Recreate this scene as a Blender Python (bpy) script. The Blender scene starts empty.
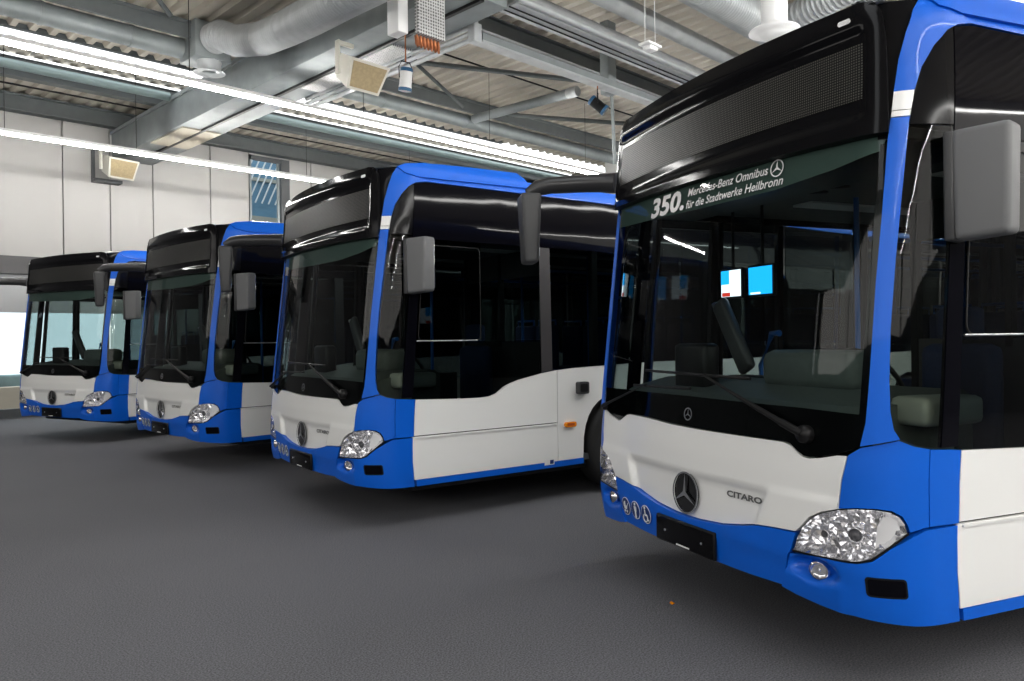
import bpy, bmesh, math, random
import numpy as np
from mathutils import Vector, Matrix
random.seed(4)
D = bpy.data
SC = bpy.context.scene
COL = SC.collection
rad = math.radians

# ------------------------------------------------------------------ camera, world, exposure
FPX, PIT, ROLL, CAMH, YAW = 772.68, rad(0.12436), rad(0.7530), 1.5843, rad(44.912)
fwd0 = Vector((math.cos(YAW), math.sin(YAW), 0)); right0 = Vector((math.sin(YAW), -math.cos(YAW), 0))
fwd = (fwd0 * math.cos(PIT) - Vector((0, 0, 1)) * math.sin(PIT)).normalized()
up0 = (fwd0 * math.sin(PIT) + Vector((0, 0, 1)) * math.cos(PIT)).normalized()
right = right0 * math.cos(ROLL) - up0 * math.sin(ROLL)
up = right0 * math.sin(ROLL) + up0 * math.cos(ROLL)
cam = D.objects.new('camera', D.cameras.new('camera')); COL.objects.link(cam)
cam.data.sensor_width = 36; cam.data.lens = FPX * 36 / 1024; cam.data.clip_start = .05; cam.data.clip_end = 200
mw = Matrix.Identity(4)
for i, a in enumerate((right, up, -fwd)):
    mw[0][i], mw[1][i], mw[2][i] = a
mw[2][3] = CAMH
cam.matrix_world = mw
SC.camera = cam
SC.view_settings.view_transform = 'Standard'; SC.view_settings.look = 'None'
SC.view_settings.gamma = 1; SC.view_settings.use_curve_mapping = False
SC.view_settings.exposure = 1.30
w = D.worlds.new('daylight'); SC.world = w; w.use_nodes = True
bg = w.node_tree.nodes['Background']; bg.inputs[0].default_value = (.93, .97, 1, 1); bg.inputs[1].default_value = .8
TUBE, SKYL = 33.0, 1.3          # emission of the fluorescent tubes and of the daylit rooflight sheets

# ------------------------------------------------------------------ materials
MATS = {}
def mat(name, col, rough=.5, metal=0, coat=0, bump=0, bscale=20, spec=.5, noise=0, nscale=8, emit=0, ior=1.5):
    if name in MATS: return MATS[name]
    m = D.materials.new(name); m.use_nodes = True; nt = m.node_tree; b = nt.nodes['Principled BSDF']
    b.inputs['Base Color'].default_value = (*col, 1); b.inputs['Roughness'].default_value = rough
    b.inputs['Metallic'].default_value = metal; b.inputs['Coat Weight'].default_value = coat
    b.inputs['Coat Roughness'].default_value = .04; b.inputs['Specular IOR Level'].default_value = spec
    b.inputs['IOR'].default_value = ior
    if emit:
        b.inputs['Emission Color'].default_value = (*col, 1); b.inputs['Emission Strength'].default_value = emit
    tc = nt.nodes.new('ShaderNodeTexCoord')
    if noise:
        n = nt.nodes.new('ShaderNodeTexNoise'); n.inputs['Scale'].default_value = nscale; n.inputs['Detail'].default_value = 5
        nt.links.new(tc.outputs['Object'], n.inputs['Vector'])
        r = nt.nodes.new('ShaderNodeMapRange'); r.inputs[3].default_value = 1 - noise; r.inputs[4].default_value = 1 + noise
        nt.links.new(n.outputs['Fac'], r.inputs[0])
        mx = nt.nodes.new('ShaderNodeVectorMath'); mx.operation = 'SCALE'; mx.inputs[0].default_value = col
        nt.links.new(r.outputs[0], mx.inputs['Scale']); nt.links.new(mx.outputs[0], b.inputs['Base Color'])
    if bump:
        n = nt.nodes.new('ShaderNodeTexNoise'); n.inputs['Scale'].default_value = bscale; n.inputs['Detail'].default_value = 2
        nt.links.new(tc.outputs['Object'], n.inputs['Vector'])
        bp = nt.nodes.new('ShaderNodeBump'); bp.inputs['Strength'].default_value = 1; bp.inputs['Distance'].default_value = bump
        nt.links.new(n.outputs['Fac'], bp.inputs['Height']); nt.links.new(bp.outputs[0], b.inputs['Normal'])
        if coat: nt.links.new(bp.outputs[0], b.inputs['Coat Normal'])
    MATS[name] = m; return m

def glassmat(name, tint, gloss=.0, bump=.0, bscale=1.2, f0=.05):
    m = D.materials.new(name); m.use_nodes = True; nt = m.node_tree; nt.nodes.clear()
    out = nt.nodes.new('ShaderNodeOutputMaterial'); mix = nt.nodes.new('ShaderNodeMixShader')
    tr = nt.nodes.new('ShaderNodeBsdfTransparent'); tr.inputs[0].default_value = (*tint, 1)
    gl = nt.nodes.new('ShaderNodeBsdfGlossy'); gl.inputs['Roughness'].default_value = gloss; gl.inputs[0].default_value = (1, 1, 1, 1)
    fr = nt.nodes.new('ShaderNodeFresnel'); fr.inputs[0].default_value = 1.26
    nt.links.new(fr.outputs[0], mix.inputs[0]); nt.links.new(tr.outputs[0], mix.inputs[1]); nt.links.new(gl.outputs[0], mix.inputs[2])
    nt.links.new(mix.outputs[0], out.inputs[0])
    if bump:
        tc = nt.nodes.new('ShaderNodeTexCoord'); n = nt.nodes.new('ShaderNodeTexNoise'); n.inputs['Scale'].default_value = bscale
        nt.links.new(tc.outputs['Object'], n.inputs['Vector']); bp = nt.nodes.new('ShaderNodeBump')
        bp.inputs['Distance'].default_value = bump; nt.links.new(n.outputs['Fac'], bp.inputs['Height'])
        nt.links.new(bp.outputs[0], gl.inputs['Normal']); nt.links.new(bp.outputs[0], fr.inputs['Normal'])
    MATS[name] = m; return m

BLUE = mat('blue_paint', (.002, .115, .64), .38, 0, .12, .0006, 2.5, ior=1.33)
WHITE = mat('white_paint', (.88, .88, .865), .33, 0, .5, .0006, 2.5)
BGLASS = mat('black_glass', (.003, .003, .005), .04, 0, 0, .004, 1.1, spec=.5, ior=1.17)
BLACK = mat('black_plastic', (.006, .006, .0065), .4, ior=1.35)
BGLOSS = mat('gloss_black', (.005, .005, .006), .10, 0, 0, .001, 3, spec=.5, ior=1.22)
MATP = mat('satin_black', (.03, .03, .032), .3)
GREYP = mat('grey_plastic', (.15, .153, .157), .55, bump=.0003, bscale=400)
DGREYP = mat('dark_grey_plastic', (.045, .046, .048), .5)
RUBBER = mat('rubber', (.012, .012, .012), .75, bump=.002, bscale=60)
CHROME = mat('chrome', (.85, .85, .87), .08, 1)
SATIN = mat('satin_metal', (.55, .56, .58), .3, 1)
BADGE = mat('badge_black', (.004, .004, .005), .15, 0, .5)
NAVY = mat('sign_navy', (.004, .03, .16), .35)
SIGNW = mat('sign_white', (.85, .85, .85), .4)
ORANGE = mat('orange_lens', (.95, .30, .01), .25, 0, .6)
DASH = mat('dash_grey', (.10, .115, .11), .6, noise=.15, nscale=30)
INNER = mat('interior_grey', (.10, .105, .11), .6)
FLOORB = mat('bus_floor', (.06, .065, .07), .6)
SEATB = mat('seat_fabric', (.015, .03, .09), .9, noise=.4, nscale=60)
HANDLE = mat('handrail_blue', (.01, .13, .5), .3, 0, .4)
UNDER = mat('underbody_black', (.006, .006, .006), .8)
TINTB = mat('visor_band_green', (.10, .145, .13), .6)
DECK = mat('roof_deck_beige', (.50, .46, .395), .55, noise=.06, nscale=1.5)
STEEL = mat('beam_grey', (.10, .112, .115), .5, noise=.15)
GALV = mat('galvanised', (.44, .46, .47), .45, .3, noise=.22, nscale=5)
GALVD = mat('galvanised_dark', (.235, .26, .265), .48, .3, noise=.25, nscale=4)
CREAM = mat('cream_plastic', (.72, .70, .62), .5)
GRILLE = mat('tan_grille', (.42, .33, .19), .8, noise=.3, nscale=25)
WPANEL = mat('wall_panel_white', (.45, .44, .425), .5, noise=.03, nscale=.7)
WDARK = mat('wall_dark', (.10, .10, .105), .7, noise=.1)
FRAMEG = mat('frame_grey', (.09, .095, .1), .5)
SPOTB = mat('spot_blue', (.03, .12, .25), .4)
COPPER = mat('copper', (.45, .16, .07), .35, .8)
WGLASS = glassmat('windshield_glass', (.66, .74, .72), 0, .003, .9)
SGLASS = glassmat('tinted_side_glass', (.16, .19, .19), 0, .006, 1.0)
DGLASS = glassmat('door_glass', (.45, .52, .52), 0, .002, 1.0)
REFL = mat('headlamp_reflector', (.92, .92, .94), .12, .85)
PROJ = mat('projector_lens', (.10, .10, .11), .08)
LENS = glassmat('clear_lens', (.95, .95, .96), .02)
PANE = glassmat('window_pane', (.85, .9, .92), .0)

def node_mat(name):
    m = D.materials.new(name); m.use_nodes = True; MATS[name] = m
    return m, m.node_tree, m.node_tree.nodes['Principled BSDF']

# carpet: dark grey with a fine fleck
CARPET, nt, b = node_mat('carpet')
tc = nt.nodes.new('ShaderNodeTexCoord'); n1 = nt.nodes.new('ShaderNodeTexNoise'); n1.inputs['Scale'].default_value = 110; n1.inputs['Detail'].default_value = 6
n2 = nt.nodes.new('ShaderNodeTexNoise'); n2.inputs['Scale'].default_value = .5
nt.links.new(tc.outputs['Object'], n1.inputs['Vector']); nt.links.new(tc.outputs['Object'], n2.inputs['Vector'])
cr = nt.nodes.new('ShaderNodeValToRGB'); cr.color_ramp.elements[0].position = .35; cr.color_ramp.elements[1].position = .68
cr.color_ramp.elements[0].color = (.058, .059, .066, 1); cr.color_ramp.elements[1].color = (.185, .186, .203, 1)
nt.links.new(n1.outputs['Fac'], cr.inputs[0]); r = nt.nodes.new('ShaderNodeMapRange'); r.inputs[3].default_value = .85; r.inputs[4].default_value = 1.15
nt.links.new(n2.outputs['Fac'], r.inputs[0]); vm = nt.nodes.new('ShaderNodeVectorMath'); vm.operation = 'SCALE'
nt.links.new(cr.outputs[0], vm.inputs[0]); nt.links.new(r.outputs[0], vm.inputs['Scale']); nt.links.new(vm.outputs[0], b.inputs['Base Color'])
b.inputs['Roughness'].default_value = .85
bp = nt.nodes.new('ShaderNodeBump'); bp.inputs['Distance'].default_value = .004; nt.links.new(n1.outputs['Fac'], bp.inputs['Height']); nt.links.new(bp.outputs[0], b.inputs['Normal'])

# LED dot matrix (UV in metres)
LED, nt, b = node_mat('led_matrix')
tc = nt.nodes.new('ShaderNodeTexCoord'); sp = nt.nodes.new('ShaderNodeSeparateXYZ'); nt.links.new(tc.outputs['UV'], sp.inputs[0])
def frac_dist(sock, pitch):
    a = nt.nodes.new('ShaderNodeMath'); a.operation = 'DIVIDE'; a.inputs[1].default_value = pitch; nt.links.new(sock, a.inputs[0])
    f = nt.nodes.new('ShaderNodeMath'); f.operation = 'FRACT'; nt.links.new(a.outputs[0], f.inputs[0])
    s_ = nt.nodes.new('ShaderNodeMath'); s_.operation = 'SUBTRACT'; s_.inputs[1].default_value = .5; nt.links.new(f.outputs[0], s_.inputs[0])
    q = nt.nodes.new('ShaderNodeMath'); q.operation = 'MULTIPLY'; nt.links.new(s_.outputs[0], q.inputs[0]); nt.links.new(s_.outputs[0], q.inputs[1]); return q.outputs[0]
ad = nt.nodes.new('ShaderNodeMath'); ad.operation = 'ADD'; nt.links.new(frac_dist(sp.outputs[0], .0125), ad.inputs[0]); nt.links.new(frac_dist(sp.outputs[1], .0125), ad.inputs[1])
lt = nt.nodes.new('ShaderNodeMath'); lt.operation = 'LESS_THAN'; lt.inputs[1].default_value = .075; nt.links.new(ad.outputs[0], lt.inputs[0])
mx = nt.nodes.new('ShaderNodeMix'); mx.data_type = 'RGBA'; mx.inputs[6].default_value = (.006, .006, .0065, 1); mx.inputs[7].default_value = (.10, .098, .09, 1); b.inputs['Specular IOR Level'].default_value = .15
nt.links.new(lt.outputs[0], mx.inputs[0]); nt.links.new(mx.outputs[2], b.inputs['Base Color']); b.inputs['Roughness'].default_value = .35

# grille / perforated sheets
PERF, nt, b = node_mat('perforated_sheet')
tc = nt.nodes.new('ShaderNodeTexCoord'); v = nt.nodes.new('ShaderNodeTexVoronoi'); v.inputs['Scale'].default_value = 26; v.inputs['Randomness'].default_value = .1
nt.links.new(tc.outputs['Object'], v.inputs['Vector']); cr = nt.nodes.new('ShaderNodeValToRGB')
cr.color_ramp.elements[0].position = .38; cr.color_ramp.elements[0].color = (.12, .12, .12, 1); cr.color_ramp.elements[1].position = .45; cr.color_ramp.elements[1].color = (.6, .6, .6, 1)
nt.links.new(v.outputs['Distance'], cr.inputs[0]); nt.links.new(cr.outputs[0], b.inputs['Base Color']); b.inputs['Roughness'].default_value = .5

def emis(name, col, s):
    m = D.materials.new(name); m.use_nodes = True; nt = m.node_tree; nt.nodes.clear()
    o = nt.nodes.new('ShaderNodeOutputMaterial'); e = nt.nodes.new('ShaderNodeEmission'); e.inputs[0].default_value = (*col, 1); e.inputs[1].default_value = s
    nt.links.new(e.outputs[0], o.inputs[0]); MATS[name] = m; return m
TUBEM = emis('tube_glow', (1, .985, .95), TUBE)
ROOFL = emis('rooflight_daylight', (.95, .98, 1), SKYL)
SCRB = emis('screen_blue', (.01, .33, .85), 1.0); SCRW = emis('screen_pale', (.75, .85, .95), 1.0); SCRR = emis('screen_red', (.5, .03, .02), .8)
CABL = emis('cab_blue_light', (.12, .15, 1), 3)

# ------------------------------------------------------------------ mesh builder
class MB:
    def __init__(s): s.v = []; s.f = []; s.m = []; s.sm = []; s.uv = []; s.mats = []
    def mi(s, m):
        if m not in s.mats: s.mats.append(m)
        return s.mats.index(m)
    def add(s, vs, fs, m, smooth=False, uvs=None):
        b0 = len(s.v); k = s.mi(m); s.v += [tuple(p) for p in vs]; s.uv += (uvs if uvs else [(0, 0)] * len(vs))
        for f in fs: s.f.append([b0 + i for i in f]); s.m.append(k); s.sm.append(smooth)
    def bm(s, bm, m, smooth=False, mtx=None):
        if mtx is not None: bm.transform(mtx)
        bm.verts.index_update(); s.add([v.co[:] for v in bm.verts], [[v.index for v in f.verts] for f in bm.faces], m, smooth); bm.free()
    def box(s, a, b_, m, bev=0, mtx=None, seg=2):
        bm = bmesh.new(); bmesh.ops.create_cube(bm, size=1)
        d = Vector(b_) - Vector(a); c = (Vector(a) + Vector(b_)) / 2
        for v_ in bm.verts: v_.co = Vector((v_.co.x * d.x, v_.co.y * d.y, v_.co.z * d.z)) + c
        if bev: bmesh.ops.bevel(bm, geom=bm.edges[:], offset=bev, segments=seg, affect='EDGES', profile=.5)
        s.bm(bm, m, bool(bev), mtx)
    def tube(s, pts, r, m, seg=10, cap=True, rings=None):
        pts = [Vector(p) for p in pts]; n = len(pts); vs = []; fs = []
        ref = Vector((0, 0, 1))
        for i, p in enumerate(pts):
            t = (pts[min(i + 1, n - 1)] - pts[max(i - 1, 0)]).normalized()
            rf = ref if abs(t.dot(ref)) < .95 else Vector((1, 0, 0))
            a = t.cross(rf).normalized(); b_ = t.cross(a)
            rr = r[i] if isinstance(r, (list, tuple)) else r
            for k in range(seg):
                q = 2 * math.pi * k / seg; vs.append(p + (a * math.cos(q) + b_ * math.sin(q)) * rr)
        for i in range(n - 1):
            for k in range(seg): fs.append((i * seg + k, i * seg + (k + 1) % seg, (i + 1) * seg + (k + 1) % seg, (i + 1) * seg + k))
        s.add(vs, fs, m, True)
        if cap: s.add(vs[:seg], [list(range(seg))[::-1]], m); s.add(vs[-seg:], [list(range(seg))], m)
    def lathe(s, prof, m, mtx, seg=32, smooth=True):       # profile (r, z) about local z
        vs = []; fs = []; n = len(prof)
        for k in range(seg):
            q = 2 * math.pi * k / seg
            for r_, z in prof: vs.append(mtx @ Vector((r_ * math.cos(q), r_ * math.sin(q), z)))
        for k in range(seg):
            k2 = (k + 1) % seg
            for i in range(n - 1): fs.append((k * n + i, k2 * n + i, k2 * n + i + 1, k * n + i + 1))
        s.add(vs, fs, m, smooth)
    def prism(s, poly, d, m, mtx):                           # extrude 2D poly (x,z) by d along local y
        n = len(poly); vs = [mtx @ Vector((x, 0, z)) for x, z in poly] + [mtx @ Vector((x, d, z)) for x, z in poly]
        fs = [list(range(n)), list(range(n, 2 * n))[::-1]] + [(i, (i + 1) % n, n + (i + 1) % n, n + i) for i in range(n)]
        s.add(vs, fs, m)
    def build(s, name, parent=None, loc=None):
        me = D.meshes.new(name); me.from_pydata(s.v, [], s.f)
        for m in s.mats: me.materials.append(m)
        me.polygons.foreach_set('material_index', s.m); me.polygons.foreach_set('use_smooth', s.sm)
        u = me.uv_layers.new(name='uv'); li = np.empty(len(me.loops), dtype=np.int32); me.loops.foreach_get('vertex_index', li)
        u.data.foreach_set('uv', np.array(s.uv, dtype=np.float32)[li].ravel()); me.update()
        o = D.objects.new(name, me); COL.objects.link(o)
        if parent is not None: o.parent = parent
        if loc is not None: o.location = loc
        return o
def tag(o, label=None, cat=None, group=None, kind=None):
    for k, v_ in (('label', label), ('category', cat), ('group', group), ('kind', kind)):
        if v_: o[k] = v_
    return o
def empty(name, loc, rz=0, **kw):
    o = D.objects.new(name, None); COL.objects.link(o); o.location = loc; o.rotation_euler = (0, 0, rz); o.empty_display_size = .2
    return tag(o, **kw)
def T(x, y, z): return Matrix.Translation((x, y, z))
def R(a, ax): return Matrix.Rotation(a, 4, ax)

# ------------------------------------------------------------------ bus skin: S(s, z), s = girth from the nose, z = height
S0, CA, CB = 1.0, .275, .31
_th = np.linspace(0, np.pi / 2, 60); _cx = S0 + CA * np.sin(_th); _cy = .067 * S0 ** 2 + CB * (1 - np.cos(_th))
_arc = np.concatenate([[0], np.cumsum(np.hypot(np.diff(_cx), np.diff(_cy)))]); SE = S0 + _arc[-1]; YE = float(_cy[-1])
def y0(z): return float(np.interp(z, [.25, .4, .55, .7, .95, 1.15, 2.0, 2.5, 2.75, 3.0, 3.1, 3.2], [.055, .02, .0, .0, .012, .036, .125, .178, .2, .215, .24, .30]))
def wz(z): return float(np.interp(z, [.25, .45, 1.3, 2.6, 2.85, 2.95, 3.02, 3.08, 3.13, 3.18], [1.262, 1.275, 1.275, 1.25, 1.236, 1.230, 1.215, 1.19, 1.15, 1.06]))
def S(s, z):
    a = abs(s); sg = 1 if s >= 0 else -1
    if a <= S0: x = a; y = .067 * a * a
    elif a <= SE: x = float(np.interp(a - S0, _arc, _cx)); y = float(np.interp(a - S0, _arc, _cy))
    else: x = S0 + CA; y = YE + (a - SE)
    return Vector((sg * x * wz(z) / 1.275, y + y0(z) * max(0, 1 - max(0, y - .3)), z))
def NRM(s, z):
    e = .012; a = S(s + e, z) - S(s - e, z); b_ = S(s, z + e) - S(s, z - e); return a.cross(b_).normalized()
def SP(s, z, off=0): return S(s, z) + NRM(s, z) * off

def clip(poly, ax, val, keep_ge):
    out = []; n = len(poly)
    for i in range(n):
        a = poly[i]; b_ = poly[(i + 1) % n]; ia = (a[ax] >= val) if keep_ge else (a[ax] <= val); ib = (b_[ax] >= val) if keep_ge else (b_[ax] <= val)
        if ia: out.append(a)
        if ia != ib:
            t = (val - a[ax]) / (b_[ax] - a[ax]); q = [a[0] + t * (b_[0] - a[0]), a[1] + t * (b_[1] - a[1])]; q[ax] = val; out.append(tuple(q))
    return out
def area(p): return .5 * sum(p[i][0] * p[(i + 1) % len(p)][1] - p[(i + 1) % len(p)][0] * p[i][1] for i in range(len(p)))
def mir(p): return [(-a, b_) for a, b_ in p][::-1]
def rect(a, b_, c, d): return [(a, c), (b_, c), (b_, d), (a, d)]
def rrect(a, b_, c, d, r, n=4):
    o = []
    for cx, cz, q in ((b_ - r, c + r, -90), (b_ - r, d - r, 0), (a + r, d - r, 90), (a + r, c + r, 180)):
        for k in range(n + 1): t = rad(q + 90 * k / n); o.append((cx + r * math.cos(t), cz + r * math.sin(t)))
    return o
def ell(cx, cz, rx, rz, n=28): return [(cx + rx * math.cos(2 * math.pi * k / n), cz + rz * math.sin(2 * math.pi * k / n)) for k in range(n)]
def glines(a, b_, kind, step):
    if kind == 'z': n = max(1, int(math.ceil((b_ - a) / step))); return [a + (b_ - a) * k / n for k in range(n + 1)]
    L = [a]
    while L[-1] < b_ - 1e-6:
        x = L[-1]; st = step if abs(x + step * .5) < SE + .35 else .45
        if x < -SE - .35: st = min(.45, -SE - .35 - x) if -SE - .35 - x > .01 else step
        L.append(min(b_, x + st))
    return L
def patch(mb, poly, m, off=0, th=.02, step=.05, disp=None, rim=None, smooth=True):
    if area(poly) < 0: poly = poly[::-1]
    ss = [p[0] for p in poly]; zs = [p[1] for p in poly]
    idx = {}; vs = []; uvs = []; fs = []
    def vid(p):
        k = (round(p[0], 5), round(p[1], 5))
        if k not in idx:
            d = off + (disp(*p) if disp else 0); idx[k] = len(vs); vs.append(SP(p[0], p[1], d)); uvs.append((p[0], p[1]))
        return idx[k]
    sl = glines(min(ss), max(ss), 's', step); zl = glines(min(zs), max(zs), 'z', step if disp else max(step, .06))
    for i in range(len(sl) - 1):
        c1 = clip(clip(poly, 0, sl[i], True), 0, sl[i + 1], False)
        if len(c1) < 3: continue
        for j in range(len(zl) - 1):
            c2 = clip(clip(c1, 1, zl[j], True), 1, zl[j + 1], False)
            if len(c2) < 3 or abs(area(c2)) < 1e-7: continue
            ids = []
            for p in c2:
                q = vid(p)
                if not ids or ids[-1] != q: ids.append(q)
            while len(ids) > 1 and ids[0] == ids[-1]: ids.pop()
            if len(set(ids)) == len(ids) and len(ids) >= 3: fs.append(ids)
    mb.add(vs, fs, m, smooth, uvs)
    if th:
        o = []; n = len(poly)
        for i in range(n):
            a = poly[i]; b_ = poly[(i + 1) % n]; L = math.hypot(b_[0] - a[0], b_[1] - a[1]); k = max(1, int(L / .06)) if abs(a[0]) < SE + .4 or abs(a[1] - b_[1]) > .1 else max(1, int(L / .45))
            for t in range(k): o.append((a[0] + (b_[0] - a[0]) * t / k, a[1] + (b_[1] - a[1]) * t / k))
        n = len(o); v2 = []
        for p in o:
            d = off + (disp(*p) if disp else 0); v2.append(SP(p[0], p[1], d)); v2.append(SP(p[0], p[1], d - th))
        mb.add(v2, [(2 * i, 2 * i + 1, 2 * ((i + 1) % n) + 1, 2 * ((i + 1) % n)) for i in range(n)], rim or m)
def pobj(name, parent, poly, m, both=False, **kw):
    mb = MB(); patch(mb, poly, m, **kw); return mb.build(name, parent)
def flat(mb, polys, m, cs, cz, off, sc=1):                    # thin decal shapes on the skin
    for p in polys: patch(mb, [(cs + x * sc, cz + y * sc) for x, y in p], m, off=off, th=.0015, step=.05)
def text_mb(mb, body, m, cs, cz, h, width=None, off=.004, shear=0, bold=0, depth=.0015):
    cu = D.curves.new('t', 'FONT'); cu.body = body; cu.size = 1; cu.shear = shear; cu.offset = bold; cu.resolution_u = 3
    ob = D.objects.new('t', cu); COL.objects.link(ob); dg = bpy.context.evaluated_depsgraph_get(); me = D.meshes.new_from_object(ob.evaluated_get(dg))
    v_ = [x.co.copy() for x in me.vertices]; fs = [list(p.vertices) for p in me.polygons]
    D.objects.remove(ob); D.curves.remove(cu); D.meshes.remove(me)
    x0 = min(p.x for p in v_); x1 = max(p.x for p in v_); z0 = 0; z1 = max(p.y for p in v_)
    kz = h / z1; kx = (width / (x1 - x0)) if width else kz
    f2 = []
    for f in fs:
        a = sum((v_[f[i]].x * v_[f[(i + 1) % len(f)]].y - v_[f[(i + 1) % len(f)]].x * v_[f[i]].y) for i in range(len(f)))
        f2.append(f if a > 0 else f[::-1])
    mb.add([SP(cs + (p.x - x0) * kx, cz + p.y * kz, off) for p in v_], f2, m)
def star_polys(r, w_=.085, inner=.12):
    P = []
    for k in range(3):
        a = rad(90 + 120 * k); d = (math.cos(a), math.sin(a)); n_ = (-d[1], d[0])
        P.append([(n_[0] * r * inner, n_[1] * r * inner), (-n_[0] * r * inner, -n_[1] * r * inner), (d[0] * r, d[1] * r)])
    return P
def ring_polys(r, w_, n=32):
    o = []
    for k in range(n):
        a, b_ = 2 * math.pi * k / n, 2 * math.pi * (k + 1) / n
        o.append([((r - w_) * math.cos(a), (r - w_) * math.sin(a)), (r * math.cos(a), r * math.sin(a)), (r * math.cos(b_), r * math.sin(b_)), ((r - w_) * math.cos(b_), (r - w_) * math.sin(b_))])
    return o
def sm01(t): t = min(1, max(0, t)); return t * t * (3 - 2 * t)

# ---- outlines measured on the skin
WBOT = [(-1.125, 1.135), (-1.055, 1.10), (-.95, 1.068), (-.82, 1.045), (-.79, 1.048), (-.70, 1.092), (-.66, 1.10), (-.436, 1.098), (-.169, 1.086), (.059, 1.082), (.436, 1.083), (.714, 1.084), (.757, 1.074), (.80, 1.045), (.835, 1.028), (.87, 1.026), (.931, 1.036), (1.015, 1.058), (1.12, 1.10)]
PIN = [(1.12, 1.10), (1.135, 1.2), (1.14, 1.4), (1.145, 1.8), (1.155, 2.1), (1.162, 2.43)]
PIN2 = [(1.17, 2.53), (1.178, 2.64), (1.195, 2.78), (1.225, 2.9), (1.26, 3.0), (1.30, 3.07)]
POUT = [(1.60, 2.955), (1.47, 2.937), (1.40, 2.905), (1.335, 2.835), (1.283, 2.74), (1.255, 2.636), (1.238, 2.5), (1.228, 2.25), (1.214, 1.9), (1.208, 1.6), (1.213, 1.38), (1.223, 1.25), (1.24, 1.175), (1.265, 1.136)]
HL = [(.787, .584), (.89, .588), (1.03, .598), (1.119, .604), (1.177, .624), (1.253, .686), (1.323, .742), (1.312, .776), (1.29, .807), (1.251, .827), (1.194, .834), (1.117, .830), (1.03, .812), (.954, .787), (.89, .752), (.837, .697), (.809, .646)]
WHB = [(0, .586), (.112, .588), (.3, .603), (.44, .628), (.581, .66), (.686, .669), (.812, .677)]

def white_disp(s, z):
    a = abs(s)
    d = -.024 + .024 * sm01((z - .805) / .03)
    e = (a - (.553 + (z - .663) * .44)) / .035                 # raised wing next to the lamp
    wing = sm01(e + .5)
    d = max(d, -.024 + .032 * wing * sm01((.90 - z) / .08 + .2))
    return d
def cowl_disp(s, z):
    inx = sm01((1.085 - abs(s)) / .03); inz = sm01((z - 2.53) / .03) * sm01((2.97 - z) / .04)
    return .045 - .018 * inx * inz

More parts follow.
